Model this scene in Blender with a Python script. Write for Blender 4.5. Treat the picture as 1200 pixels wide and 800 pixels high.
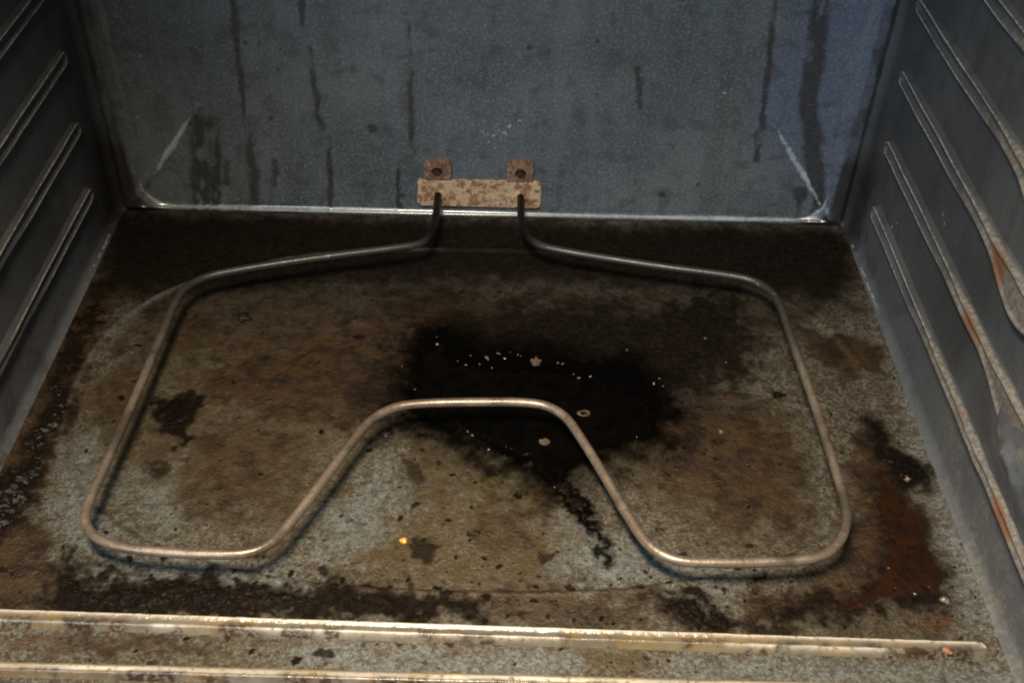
import bpy, bmesh, math, random
import numpy as np
from mathutils import Matrix, Vector

for o in list(bpy.data.objects):
    bpy.data.objects.remove(o)
sc = bpy.context.scene
COL = sc.collection

# ------------------------------------------------------------------ camera
F_PX = 1314.51
CAM = np.array([0.01398, -0.743739, 0.512095])
PITCH, YAW, ROLL = 0.7106505, 0.0146351, 0.0304374
FW = np.array([math.sin(YAW)*math.cos(PITCH), math.cos(YAW)*math.cos(PITCH), -math.sin(PITCH)])
_r = np.cross(FW, [0, 0, 1]); _r /= np.linalg.norm(_r); _u = np.cross(_r, FW)
RT = _r*math.cos(ROLL) + _u*math.sin(ROLL)
UP = -_r*math.sin(ROLL) + _u*math.cos(ROLL)
cd = bpy.data.cameras.new('camera'); cam = bpy.data.objects.new('camera', cd); COL.objects.link(cam)
cd.sensor_width = 36.0; cd.lens = 36.0*F_PX/1200.0; cd.clip_start = 0.01; cd.clip_end = 50
M = Matrix.Identity(4)
for i in range(3):
    M[i][0], M[i][1], M[i][2], M[i][3] = RT[i], UP[i], -FW[i], CAM[i]
cam.matrix_world = M
sc.camera = cam

# ------------------------------------------------------------------ light
w = bpy.data.worlds.new('World'); sc.world = w; w.use_nodes = True
bg = w.node_tree.nodes['Background']
bg.inputs[0].default_value = (0.55, 0.62, 0.70, 1); bg.inputs[1].default_value = 0.12

def area(name, loc, target, size, energy, color):
    l = bpy.data.lights.new(name, 'AREA'); l.shape = 'RECTANGLE'
    l.size, l.size_y = size; l.energy = energy; l.color = color
    o = bpy.data.objects.new(name, l); COL.objects.link(o)
    o.location = loc
    o.rotation_euler = (Vector(target)-Vector(loc)).to_track_quat('-Z', 'Y').to_euler()
    return o
key = area('warm_overhead_key', (-0.08, -0.64, 0.84), (0.02, -0.58, 0), (0.22, 0.10), 5.0, (1.0, 0.83, 0.62))  # warm key placed low over the cavity front, beam narrowed to dim the rear
key.data.spread = math.radians(88)
area('cool_front_fill', (-0.75, -1.75, 1.0), (0.1, 0, 0.1), (0.9, 0.7), 18.0, (0.66, 0.83, 1.0))  # added cool fill that brightens the back and side walls
sc.view_settings.view_transform = 'Standard'; sc.view_settings.look = 'None'
sc.view_settings.gamma = 1.0; sc.view_settings.exposure = 0.0
sc.render.engine = 'CYCLES'
sc.cycles.filter_width = 2.0

# ------------------------------------------------------------------ helpers
def ray(px, py):
    return FW + RT*(px-600)/F_PX - UP*(py-400)/F_PX
def on_floor(px, py, z=0.0):          # photo pixel -> point on a level z
    d = ray(px, py); return CAM + d*((z-CAM[2])/d[2])
def on_back(px, py, y=0.0):           # photo pixel -> point on the back panel
    d = ray(px, py); return CAM + d*((y-CAM[1])/d[1])
def on_side(px, py, x):
    d = ray(px, py); return CAM + d*((x-CAM[0])/d[0])

_rng = np.random.RandomState(7)
LAT = _rng.rand(8, 256, 256)
def vnoise(x, y, k=0):
    xi = np.floor(x).astype(int); yi = np.floor(y).astype(int)
    fx = x-xi; fy = y-yi; fx = fx*fx*(3-2*fx); fy = fy*fy*(3-2*fy)
    L = LAT[k % 8]; a = xi & 255; b = yi & 255; a1 = (a+1) & 255; b1 = (b+1) & 255
    return (L[a, b]*(1-fx)+L[a1, b]*fx)*(1-fy) + (L[a, b1]*(1-fx)+L[a1, b1]*fx)*fy
def fbm(x, y, s, k=0, oct=4, rough=.55):
    t = 0; amp = 1; tot = 0
    for i in range(oct):
        t = t + amp*vnoise(x*s+17.3*i+k*5.1, y*s+9.7*i+k*3.3, k+i); tot += amp; amp *= rough; s *= 2.03
    return t/tot                      # about 0.5 +- 0.2
def sstep(a, b, x):
    t = np.clip((x-a)/(b-a), 0, 1); return t*t*(3-2*t)
def poly_sd(X, Y, P):                 # signed distance, positive inside
    d = np.full(X.shape, 1e9); inside = np.zeros(X.shape, bool); n = len(P)
    for i in range(n):
        ax, ay = P[i]; bx, by = P[(i+1) % n]
        ex, ey = bx-ax, by-ay; L = ex*ex+ey*ey+1e-12
        t = np.clip(((X-ax)*ex+(Y-ay)*ey)/L, 0, 1)
        d = np.minimum(d, (X-ax-t*ex)**2+(Y-ay-t*ey)**2)
        c = (ay > Y) != (by > Y)
        xx = (bx-ax)*(Y-ay)/(by-ay+1e-12)+ax
        inside ^= c & (X < xx)
    d = np.sqrt(d); return np.where(inside, d, -d)
def line_d(X, Y, P):
    d = np.full(X.shape, 1e9)
    for (ax, ay), (bx, by) in zip(P[:-1], P[1:]):
        ex, ey = bx-ax, by-ay; L = ex*ex+ey*ey+1e-12
        t = np.clip(((X-ax)*ex+(Y-ay)*ey)/L, 0, 1)
        d = np.minimum(d, (X-ax-t*ex)**2+(Y-ay-t*ey)**2)
    return np.sqrt(d)

def prop(o, label=None, cat=None, group=None, kind=None):
    if label: o['label'] = label
    if cat: o['category'] = cat
    if group: o['group'] = group
    if kind: o['kind'] = kind
    return o
def link(name, me, mat, parent=None):
    o = bpy.data.objects.new(name, me); COL.objects.link(o)
    if mat and not me.materials: me.materials.append(mat)
    if parent: o.parent = parent
    return o
def mesh_np(name, V, Fq, attrs=None, smooth=True):
    me = bpy.data.meshes.new(name); nv = len(V); nf = len(Fq); k = Fq.shape[1]
    me.vertices.add(nv); me.vertices.foreach_set('co', np.ascontiguousarray(V, dtype=np.float32).ravel())
    me.loops.add(nf*k); me.loops.foreach_set('vertex_index', np.ascontiguousarray(Fq, dtype=np.int32).ravel())
    me.polygons.add(nf); me.polygons.foreach_set('loop_start', np.arange(0, nf*k, k, dtype=np.int32))
    me.update(calc_edges=True)
    me.polygons.foreach_set('use_smooth', np.full(nf, smooth))
    for n, a in (attrs or {}).items():
        at = me.attributes.new(n, 'FLOAT', 'POINT'); at.data.foreach_set('value', np.ascontiguousarray(a, dtype=np.float32).ravel())
    me.update(); me.validate()
    return me
def grid_faces(nu, nv, flip=False):
    i = np.arange(nu*nv).reshape(nu, nv)
    a = [i[:-1, :-1], i[1:, :-1], i[1:, 1:], i[:-1, 1:]]
    if flip: a = a[::-1]
    return np.stack([q.ravel() for q in a], 1)
def from_bm(name, bm, smooth=False):
    me = bpy.data.meshes.new(name); bm.normal_update(); bm.to_mesh(me); bm.free()
    if smooth:
        me.polygons.foreach_set('use_smooth', np.full(len(me.polygons), True))
    return me

# ------------------------------------------------------------------ materials
class NT:
    def __init__(s, name):
        s.m = bpy.data.materials.new(name); s.m.use_nodes = True
        s.t = s.m.node_tree; s.b = s.t.nodes['Principled BSDF']
        s.tc = s.t.nodes.new('ShaderNodeTexCoord').outputs['Object']
    def n(s, typ, **kw):
        x = s.t.nodes.new(typ)
        for k, v in kw.items(): setattr(x, k, v)
        return x
    def put(s, sock, v):
        if hasattr(v, 'is_output'): s.t.links.new(v, sock)
        elif isinstance(v, (tuple, list)) and len(v) == 3 and sock.type == 'RGBA': sock.default_value = (*v, 1)
        else: sock.default_value = v
    def attr(s, n):
        x = s.n('ShaderNodeAttribute', attribute_name=n); return x.outputs['Fac']
    def noise(s, scale, detail=4, rough=.55, dist=0.0, vec=None, stretch=None):
        x = s.n('ShaderNodeTexNoise'); v = vec or s.tc
        if stretch:
            mp = s.n('ShaderNodeMapping'); s.put(mp.inputs[0], v); mp.inputs['Scale'].default_value = stretch; v = mp.outputs[0]
        s.put(x.inputs['Vector'], v); x.inputs['Scale'].default_value = scale
        x.inputs['Detail'].default_value = detail; x.inputs['Roughness'].default_value = rough; x.inputs['Distortion'].default_value = dist
        return x.outputs[0]
    def vor(s, scale, feat='F1', rnd=1.0):
        x = s.n('ShaderNodeTexVoronoi', feature=feat); s.put(x.inputs['Vector'], s.tc); x.inputs['Scale'].default_value = scale
        return x.outputs['Distance']
    def ramp(s, v, a, b, smooth=True):
        x = s.n('ShaderNodeMapRange', interpolation_type='SMOOTHSTEP' if smooth else 'LINEAR'); s.put(x.inputs[0], v)
        x.inputs[1].default_value = a; x.inputs[2].default_value = b
        return x.outputs[0]
    def math(s, op, a, b=0.0, clamp=False):
        x = s.n('ShaderNodeMath', operation=op, use_clamp=clamp); s.put(x.inputs[0], a); s.put(x.inputs[1], b); return x.outputs[0]
    def mix(s, f, a, b, mode='MIX'):
        x = s.n('ShaderNodeMix', data_type='RGBA', blend_type=mode); s.put(x.inputs[0], f); s.put(x.inputs[6], a); s.put(x.inputs[7], b); return x.outputs[2]
    def fmix(s, f, a, b):
        x = s.n('ShaderNodeMix', data_type='FLOAT'); s.put(x.inputs[0], f); s.put(x.inputs[2], a); s.put(x.inputs[3], b); return x.outputs[0]
    def bump(s, h, dist, strength=1.0, nrm=None):
        x = s.n('ShaderNodeBump'); s.put(x.inputs['Height'], h); x.inputs['Distance'].default_value = dist; x.inputs['Strength'].default_value = strength
        if nrm: s.put(x.inputs['Normal'], nrm)
        return x.outputs[0]

def floor_material():
    s = NT('stained_enamel_floor')
    brown, dark, char, olive, clean_lit, rust = [s.attr(a) for a in ('brown', 'dark', 'char', 'olive', 'clean_lit', 'rust')]
    big = s.noise(14, 4); mid = s.noise(70, 5, .66, .2); fine = s.noise(210, 5, .70); mic = s.noise(620, 3, .65)
    grain = s.math('ADD', s.math('MULTIPLY', fine, .6), s.math('MULTIPLY', mic, .4))
    blot = s.noise(400, 3, .6, .2); blot2 = s.noise(190, 4, .7, .2)
    base = s.mix(s.ramp(big, .35, .65), (.104, .098, .072), (.140, .138, .114))
    base = s.mix(s.math('MULTIPLY', clean_lit, .9), base, (.146, .163, .160))
    base = s.mix(s.math('MULTIPLY', s.ramp(blot, .57, .44), s.fmix(clean_lit, .74, .46)), base, (.044, .033, .016))
    base = s.mix(s.math('MULTIPLY', s.ramp(blot2, .53, .60), s.fmix(clean_lit, .85, .60)), base, (.034, .024, .011))
    base = s.mix(s.ramp(grain, .40, .56), s.mix(s.fmix(clean_lit, .70, .45), base, (.034, .024, .013)), base)     # mottled baked-on film
    base = s.mix(s.math('MULTIPLY', s.ramp(mid, .50, .64), s.fmix(clean_lit, .72, .30)), base, (.038, .025, .013))
    base = s.mix(s.math('MULTIPLY', s.ramp(mic, .57, .68), .32), base, (.27, .25, .20))                      # pale grains
    fb = s.math('ADD', fine, s.math('MULTIPLY', mid, .8))
    ol = s.math('MULTIPLY', olive, s.ramp(fb, .60, 1.10))
    base = s.mix(ol, base, (.056, .037, .012))
    var = s.math('ADD', s.math('MULTIPLY', s.math('SUBTRACT', fb, .9), .85), s.math('ADD', s.math('MULTIPLY', s.math('SUBTRACT', mic, .5), .5), s.math('MULTIPLY', s.math('SUBTRACT', blot, .5), .9)))
    bf = s.ramp(s.math('ADD', s.math('MULTIPLY', brown, 1.10), var), .02, 1.05)
    base = s.mix(s.math('MULTIPLY', bf, .92), base, s.mix(s.ramp(mid, .42, .60), (.040, .0205, .0065), (.017, .0092, .0040)))
    rf = s.ramp(s.math('ADD', rust, s.math('MULTIPLY', var, .7)), .30, .75)
    base = s.mix(s.math('MULTIPLY', rf, .85), base, s.mix(s.ramp(grain, .42, .58), (.115, .052, .020), (.045, .020, .010)))
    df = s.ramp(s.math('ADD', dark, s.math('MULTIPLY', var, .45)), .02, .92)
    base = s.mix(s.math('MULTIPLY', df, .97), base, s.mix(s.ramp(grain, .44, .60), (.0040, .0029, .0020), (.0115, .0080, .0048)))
    sp = s.ramp(s.vor(95), .10, .19)                                                                         # small splashes
    spm = s.math('MULTIPLY', s.math('SUBTRACT', 1.0, sp), s.ramp(s.noise(26, 2), .45, .58))
    base = s.mix(s.math('MULTIPLY', spm, .8), base, (.018, .010, .006))
    base = s.mix(s.ramp(s.math('ADD', char, s.math('MULTIPLY', var, .25)), .08, .80), base, (.0014, .0012, .0010))
    s.put(s.b.inputs['Base Color'], base)
    ro = s.fmix(s.ramp(fine, .3, .7), .38, .62)
    ro = s.fmix(bf, ro, .45); ro = s.fmix(df, ro, .62); ro = s.fmix(s.ramp(char, .3, .8), ro, .35)
    s.put(s.b.inputs['Roughness'], ro)
    s.put(s.b.inputs['Specular IOR Level'], s.fmix(s.ramp(char, .1, .6), s.fmix(df, .34, .05), .01))
    h = s.math('ADD', s.math('MULTIPLY', grain, 1.0), s.math('MULTIPLY', mid, .25))
    s.put(s.b.inputs['Normal'], s.bump(s.math('ADD', h, s.math('MULTIPLY', blot, .5)), .0018, .8))
    return s.m

def wall_material(name, side=False):
    s = NT(name)
    drip, dark, clean_lit, scuff_glint, rust, wear_glint = [s.attr(a) for a in ('drip', 'dark', 'clean_lit', 'scuff_glint', 'rust', 'wear_glint')]; gloss = s.attr('gloss')
    big = s.noise(11, 4); mid = s.noise(60, 5, .6, .3); fine = s.noise(320, 3, .6); mic = s.noise(900, 2, .6)
    st = s.noise(30, 4, .6, .2, stretch=(1.6, 1.6, .22))
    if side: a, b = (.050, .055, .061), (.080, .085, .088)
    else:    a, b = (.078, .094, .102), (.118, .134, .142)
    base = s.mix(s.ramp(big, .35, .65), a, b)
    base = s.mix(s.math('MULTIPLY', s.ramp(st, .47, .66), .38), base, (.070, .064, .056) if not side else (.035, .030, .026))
    base = s.mix(s.math('MULTIPLY', clean_lit, .85), base, (.095, .116, .178) if not side else (.135, .148, .168))
    base = s.mix(s.math('MULTIPLY', s.ramp(s.noise(480, 3, .6), .47, .66), .40), base, (.235, .26, .27) if not side else (.085, .085, .085))
    base = s.mix(s.math('MULTIPLY', s.ramp(mid, .50, .66), .46), base, (.045, .048, .050))
    wf = s.ramp(s.math('ADD', wear_glint, s.math('MULTIPLY', s.math('SUBTRACT', mid, .5), .9)), .3, .8)
    base = s.mix(wf, base, s.mix(s.ramp(fine, .4, .62), (.135, .125, .105), (.215, .205, .178)))
    rf = s.ramp(s.math('ADD', rust, s.math('MULTIPLY', s.math('SUBTRACT', mid, .5), 1.0)), .32, .72)
    base = s.mix(s.math('MULTIPLY', rf, .85), base, s.mix(s.ramp(fine, .42, .6), (.21, .085, .042), (.12, .055, .032)))
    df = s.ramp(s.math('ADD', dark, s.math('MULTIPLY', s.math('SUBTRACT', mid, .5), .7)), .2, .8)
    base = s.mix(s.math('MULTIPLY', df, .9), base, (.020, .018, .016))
    pf = s.ramp(s.math('ADD', drip, s.math('MULTIPLY', s.math('SUBTRACT', s.math('ADD', s.math('MULTIPLY', fine, .5), s.math('MULTIPLY', mid, .5)), .5), 1.6)), .18, .95)
    base = s.mix(s.math('MULTIPLY', pf, .72), base, s.mix(s.ramp(mid, .4, .6), (.014, .011, .007), (.034, .027, .014)))
    base = s.mix(s.ramp(s.math('ADD', scuff_glint, s.math('MULTIPLY', s.math('SUBTRACT', fine, .5), .7)), .25, .85), base, (.40, .43, .44))
    s.put(s.b.inputs['Base Color'], base)
    ro = s.fmix(s.ramp(mid, .3, .7), .30, .48)
    s.put(s.b.inputs['Roughness'], s.fmix(gloss, s.fmix(pf, s.fmix(wf, ro, .55), .35), .20))
    s.put(s.b.inputs['Specular IOR Level'], s.fmix(gloss, .42, .95))
    h = s.math('ADD', s.math('MULTIPLY', fine, .5), s.math('ADD', s.math('MULTIPLY', mid, .7), s.math('MULTIPLY', mic, .2)))
    s.put(s.b.inputs['Normal'], s.bump(s.math('MULTIPLY', h, s.math('SUBTRACT', 1.0, s.math('MULTIPLY', gloss, .9))), .0008, .6))
    return s.m

def simple(name, cols, scale=200, rough=.5, metal=0.0, spec=.5, bump=.0006, thr=(.38, .62), rough2=None, det=4):
    s = NT(name); nz = s.noise(scale, det, .62, .3); n2 = s.noise(scale*3.1, 3, .6)
    c = s.mix(s.ramp(nz, *thr), cols[0], cols[1])
    if len(cols) > 2: c = s.mix(s.ramp(n2, .55, .68), c, cols[2])
    s.put(s.b.inputs['Base Color'], c)
    s.put(s.b.inputs['Roughness'], s.fmix(s.ramp(nz, .3, .7), rough, rough2 if rough2 is not None else rough*1.3))
    s.b.inputs['Metallic'].default_value = metal; s.b.inputs['Specular IOR Level'].default_value = spec
    s.put(s.b.inputs['Normal'], s.bump(s.math('ADD', nz, s.math('MULTIPLY', n2, .5)), bump, .8))
    return s.m

M_FLOOR = floor_material()
M_BACK = wall_material('grey_blue_enamel_back')
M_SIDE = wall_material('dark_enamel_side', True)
M_TAR = simple('burnt_black_grease', [(.0014, .0012, .0010), (.0026, .0019, .0014)], 70, .10, spec=.03, bump=.0003, rough2=.25)
M_RED = simple('red_brown_burnt_syrup', [(.022, .0088, .0034), (.013, .0056, .0025), (.008, .0038, .002)], 60, .18, spec=.30, bump=.0010, rough2=.42)
M_OLIVE = simple('dark_burnt_fat', [(.0065, .0042, .0024), (.0035, .0026, .0018), (.012, .0075, .0034)], 140, .24, spec=.14, bump=.0014, rough2=.5)
M_CRUST = simple('flaky_burnt_crust', [(.008, .0055, .0035), (.0035, .0028, .0022), (.030, .018, .009)], 170, .35, spec=.08, bump=.0016, rough2=.65)
M_WET = simple('wet_black_crust', [(.008, .006, .004), (.004, .003, .0025), (.022, .013, .007)], 150, .22, spec=.35, bump=.0020, rough2=.50)
M_PLATE = simple('rusty_tan_plate', [(.56, .40, .25), (.27, .145, .08), (.62, .50, .36)], 170, .65, metal=.1, spec=.25, bump=.0016, thr=(.44, .60))
M_TAB = simple('brown_rusted_steel', [(.27, .16, .105), (.13, .065, .042), (.38, .27, .19)], 200, .65, metal=.1, spec=.3, bump=.0010)
M_SCREW = simple('dark_rusted_screw', [(.10, .052, .036), (.05, .026, .018)], 400, .5, metal=.5)
M_CRUMB = simple('pale_grit', [(.30, .27, .22), (.18, .15, .11)], 500, .45, bump=.0008)
M_TAN = simple('tan_food_flake', [(.11, .078, .045), (.065, .045, .026)], 350, .55, bump=.0010)
M_GOLD = simple('golden_grease_drop', [(.75, .36, .03), (.55, .22, .02)], 300, .12, spec=.7, bump=.0003)
M_DULL = simple('ashy_grit', [(.16, .14, .11), (.09, .075, .055)], 500, .6, bump=.0008)
M_COAL = simple('charred_lump', [(.006, .005, .004), (.012, .010, .008)], 300, .4, bump=.0015)
M_GLASSY = simple('glossy_grease_bead', [(.20, .16, .11), (.10, .07, .04)], 300, .08, spec=.9, bump=.0003)

def tube_material():
    s = NT('oxidised_element_sheath')
    sep = s.n('ShaderNodeSeparateXYZ'); s.put(sep.inputs[0], s.tc)
    nz = s.noise(60, 4, .6); n2 = s.noise(420, 3, .6)
    c = s.mix(s.ramp(nz, .35, .65), (.25, .195, .145), (.33, .265, .20))
    c = s.mix(s.math('MULTIPLY', s.ramp(n2, .5, .68), .5), c, (.13, .085, .055))
    cold = s.ramp(s.math('ADD', sep.outputs[1], s.math('MULTIPLY', s.math('SUBTRACT', nz, .5), .03)), -.074, -.052)   # unheated ends stay dark
    c = s.mix(s.ramp(sep.outputs[1], -.22, -.12), c, (.075, .071, .065))
    ch = s.noise(26, 3); c = s.mix(s.math('MULTIPLY', s.ramp(ch, .50, .64), .55), c, (.075, .058, .045))
    c = s.mix(s.math('MULTIPLY', s.ramp(s.noise(130, 4, .7), .60, .72), .6), c, (.34, .31, .27))
    c = s.mix(cold, c, (.012, .0075, .006))
    s.put(s.b.inputs['Base Color'], c)
    s.b.inputs['Metallic'].default_value = .6
    s.put(s.b.inputs['Roughness'], s.fmix(s.ramp(nz, .3, .7), .30, .46))
    s.put(s.b.inputs['Normal'], s.bump(n2, .0003, .6))
    return s.m
M_TUBE = tube_material()

# ------------------------------------------------------------------ oven cavity
HX, YF, ZT = 0.290, -0.424, 0.36          # half width, front edge, built wall height
RX, RY, RZ = 0.015, 0.011, 0.012
oven = bpy.data.objects.new('oven_cavity', None); COL.objects.link(oven); oven.location = (0, 0, 0)
prop(oven, 'dirty grey enamelled oven cavity with ribbed side walls and stained floor', 'oven')

def round_box(X, Y, Z):
    """box with rounded inner edges; returns points and normals pointing into the cavity"""
    qx = np.clip(X, -(HX-RX), HX-RX); qy = np.minimum(Y, -RY); qz = np.maximum(Z, RZ)
    d = np.stack([(X-qx)/RX, (Y-qy)/RY, (Z-qz)/RZ], -1)
    L = np.linalg.norm(d, axis=-1, keepdims=True); d = d/np.maximum(L, 1e-9)
    P = np.stack([qx, qy, qz], -1) + d*np.array([RX, RY, RZ])
    N = -d/np.array([RX, RY, RZ]); N /= np.maximum(np.linalg.norm(N, axis=-1, keepdims=True), 1e-9)
    return P, N

def bead_y(x):                             # centre line of the pressed bead at the front of the floor
    return -0.3905 - 0.0185*x

# ---- floor -----------------------------------------------------------
def fpoly(pts): return [tuple(on_floor(*p)[:2]) for p in pts]
class Field:
    def __init__(s, X, Y):
        s.X, s.Y = X, Y
        s.w1 = fbm(X, Y, 85, 1, 4, .66)-.5; s.w2 = fbm(X, Y, 85, 3, 4, .66)-.5
        s.v1 = fbm(X, Y, 260, 2, 3, .6)-.5; s.v2 = fbm(X, Y, 260, 5, 3, .6)-.5
    def poly(s, pts, soft=.006, amp=.02, fine=.006, rim=0.0):
        P = fpoly(pts); xs = [p[0] for p in P]; ys = [p[1] for p in P]; m = soft+.03
        sel = (s.X > min(xs)-m) & (s.X < max(xs)+m) & (s.Y > min(ys)-m) & (s.Y < max(ys)+m)
        o = np.zeros(s.X.shape)
        if sel.any():
            sd = poly_sd(s.X[sel]+amp*s.w1[sel]+fine*s.v1[sel], s.Y[sel]+amp*s.w2[sel]+fine*s.v2[sel], P)
            o[sel] = sstep(-soft, soft, sd)*(1-.28*sstep(.004, .016, sd)*rim)+.18*rim*np.exp(-((sd-.001)/.0022)**2)
        return o
    def sdist(s, pts, amp=.02, fine=.006):
        return poly_sd(s.X+amp*s.w1+fine*s.v1, s.Y+amp*s.w2+fine*s.v2, fpoly(pts))

CHAR = [(494,398),(508,386),(524,396),(532,416),(560,424),(600,430),(640,426),(690,436),(735,446),(768,468),(780,492),(764,516),(722,528),(694,530),(676,548),(666,572),(648,574),(625,552),(592,537),(562,522),(538,507),(500,497),(468,492),(478,462),(488,430)]
TRAIL = [(640,556),(668,560),(690,584),(702,612),(724,654),(712,662),(694,632),(672,602),(646,580)]
LEFTSPOT = [(176,474),(186,462),(210,457),(240,463),(239,478),(222,494),(224,514),(206,524),(198,502),(180,488)]
LEFTCRUST = [(66,430),(84,440),(80,492),(58,520),(46,560),(30,612),(0,640),(-40,660),(-40,585),(0,552),(18,545),(36,500)]
FRONTBAND = [(64,676),(92,662),(118,680),(180,674),(250,676),(330,684),(384,684),(412,694),(350,712),(300,720),(150,716),(76,710)]
FRONTRIGHT = [(752,702),(818,700),(850,716),(884,742),(812,738),(776,722)]
RIGHTDARK = [(1004,480),(1028,486),(1052,530),(1096,548),(1094,570),(1062,578),(1040,560),(1018,522)]
RIGHTRED = [(1016,520),(1066,580),(1092,620),(1110,660),(1120,706),(1086,704),(1012,722),(930,726),(968,698),(1016,684),(1030,640),(1018,590)]

def splashes(X, Y):
    # spatter thrown out of the pool and boiled over at the front: many small, few large
    o = np.zeros(X.shape); rnd = random.Random(21)
    hx = X[1, 0]-X[0, 0]; hy = Y[0, 1]-Y[0, 0]
    for i in range(1150):
        u = rnd.random()
        if u < .35: px, py = rnd.gauss(640, 150), rnd.gauss(470, 75)
        elif u < .60: px, py = rnd.uniform(0, 1150), rnd.gauss(695, 30)
        else: px, py = rnd.uniform(60, 1120), rnd.uniform(320, 790)
        q = on_floor(px, py); r_ = min(.0007*math.exp(rnd.gauss(.25, .55)), .0042)
        i0, i1 = int((q[0]-2*r_-X[0, 0])/hx), int((q[0]+2*r_-X[0, 0])/hx)+2; j0, j1 = int((q[1]-2*r_-Y[0, 0])/hy), int((q[1]+2*r_-Y[0, 0])/hy)+2
        if i0 < 0 or j0 < 0 or i1 > X.shape[0] or j1 > X.shape[1]: continue
        x, y = X[i0:i1, j0:j1]-q[0], Y[i0:i1, j0:j1]-q[1]; a = np.arctan2(y, x); k = rnd.uniform(0, 6)
        d = np.hypot(x*rnd.uniform(.7, 1.2), y)/(r_*(1+.25*np.sin(a*2+k)+.15*np.sin(a*5+k*2)))
        m = rnd.uniform(.5, 1.05)*sstep(1.15, .75, d)
        if rnd.random() < .22: m = m*(.25+.75*np.exp(-((d-.85)/.22)**2))     # dried ring
        o[i0:i1, j0:j1] = np.maximum(o[i0:i1, j0:j1], m)
    return o
def floor_masks(f):
    X, Y = f.X, f.Y; A = {}
    mx = lambda *a: np.maximum.reduce(a)
    A['char'] = mx(f.poly(CHAR, .012, .02, .008), .90*f.poly([(470,410),(500,376),(560,396),(660,405),(760,420),(800,470),(790,510),(740,535),(690,545),(664,590),(640,580),(600,552),(540,525),(470,500)], .034, .03, .006), .85*f.poly(TRAIL, .007, .014, .012))
    A['dark'] = mx(
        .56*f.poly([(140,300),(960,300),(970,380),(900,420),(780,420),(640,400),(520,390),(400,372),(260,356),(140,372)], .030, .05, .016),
        .88*f.poly([(100,240),(1010,262),(1016,330),(1000,362),(930,356),(860,352),(760,345),(640,340),(560,338),(470,338),(380,340),(250,352),(100,358)], .030, .03),  # rear band: soot, with roof shade put into the colour
        1.0*f.poly([(450,410),(500,365),(620,340),(760,345),(850,380),(860,440),(800,478),(790,520),(700,545),(640,580),(600,550),(520,515),(450,490)], .055, .05, .012),
        1.0*f.poly([(740,360),(830,330),(890,350),(880,430),(840,465),(770,465)], .034, .05, .012),
        1.0*f.poly(LEFTSPOT, .005), .95*f.poly(LEFTCRUST, .012), 1.0*f.poly(FRONTBAND, .009, .02, .012), 1.0*f.poly(FRONTRIGHT, .012, .03, .012),
        1.15*f.poly([(60,672),(200,672),(330,686),(420,692),(560,706),(560,730),(60,722)], .011, .03, .012),
        1.0*f.poly(RIGHTDARK, .010), .72*f.poly(RIGHTRED, .012), .85*f.poly([(940,700),(1040,672),(1112,690),(1112,716),(1010,722),(880,742),(860,738)], .010, .03, .014),
        .75*f.poly([(70,400),(112,352),(118,366),(100,410),(80,450),(60,450)], .005, .03, .016), .8*f.poly([(78,640),(92,640),(88,672),(76,676)], .004), .6*f.poly([(170,540),(196,538),(192,552),(172,552)], .003), .6*f.poly([(200,538),(222,536),(218,550)], .003),
        .7*f.poly([(884,668),(900,668),(898,694),(886,692)], .003),
        .62*f.poly([(470,540),(498,540),(498,566),(474,566)], .004), .7*f.poly([(486,632),(516,634),(512,654),(488,652)], .003),
        .7*f.poly([(626,640),(652,642),(648,660),(630,656)], .003), .55*f.poly([(440,500),(470,496),(466,520),(440,524)], .004))
    SPL = splashes(X, Y)
    A['dark'] = np.maximum(A['dark'], SPL)
    A['dark'] = np.maximum(A['dark'], .62*f.poly([(400,440),(480,400),(500,500),(450,500),(400,490)], .025, .04, .012))
    A['brown'] = mx(
        .5*f.poly([(205,568),(262,560),(300,590),(270,622),(214,612)], .002, .015, .004, 1.), .45*f.poly([(800,540),(862,536),(880,590),(840,612),(792,590)], .002, .015, .004, 1.), .5*f.poly([(560,600),(616,598),(624,640),(580,652),(548,630)], .002, .012, .004, 1.),
        .55*f.poly([(120,440),(170,430),(160,520),(110,520)], .003, .015, .005, 1.), .6*f.poly([(30,640),(60,632),(66,690),(26,700)], .003, .01, .005, 1.),
        1.0*f.poly([(215,442),(330,396),(450,366),(500,400),(490,480),(430,510),(330,486),(240,476)], .022, .05, .012),
        .70*f.poly([(160,350),(330,345),(460,360),(440,400),(300,420),(140,430)], .02, .05, .012),
        .8*f.poly([(-60,590),(56,606),(72,660),(76,718),(-60,716)], .008, .03),
        .72*f.poly([(380,680),(560,690),(700,694),(790,698),(810,738),(600,734),(380,726)], .010, .04, .016),
        1.05*f.poly([(1000,500),(1040,520),(1080,600),(1110,700),(1010,722),(890,742),(820,738),(900,700),(985,664),(1006,600)], .012, .03),
        .95*f.poly([(936,384),(1000,396),(1044,412),(1036,440),(1000,442),(958,420)], .007, .02),
        .85*f.poly([(750,480),(850,462),(905,474),(945,545),(940,630),(860,610),(770,560)], .018, .05, .014),
        .72*f.poly([(760,470),(860,470),(900,500),(820,530),(740,530)], .012, .05),
        .85*f.poly([(440,350),(520,330),(620,370),(560,430),(460,440)], .02, .05),
        1.1*f.poly([(60,340),(134,330),(116,400),(100,450),(70,500),(50,560),(30,620),(-40,640),(-40,560),(30,470)], .008, .03, .012),
        .72*f.poly([(190,490),(360,490),(330,620),(230,600)], .03, .05, .014),
        .80*f.poly([(600,566),(690,580),(700,600),(620,612)], .008, .03),
        .85*f.poly([(980,700),(1060,690),(1120,730),(1110,752),(900,742)], .008, .03)*.6)
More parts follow.
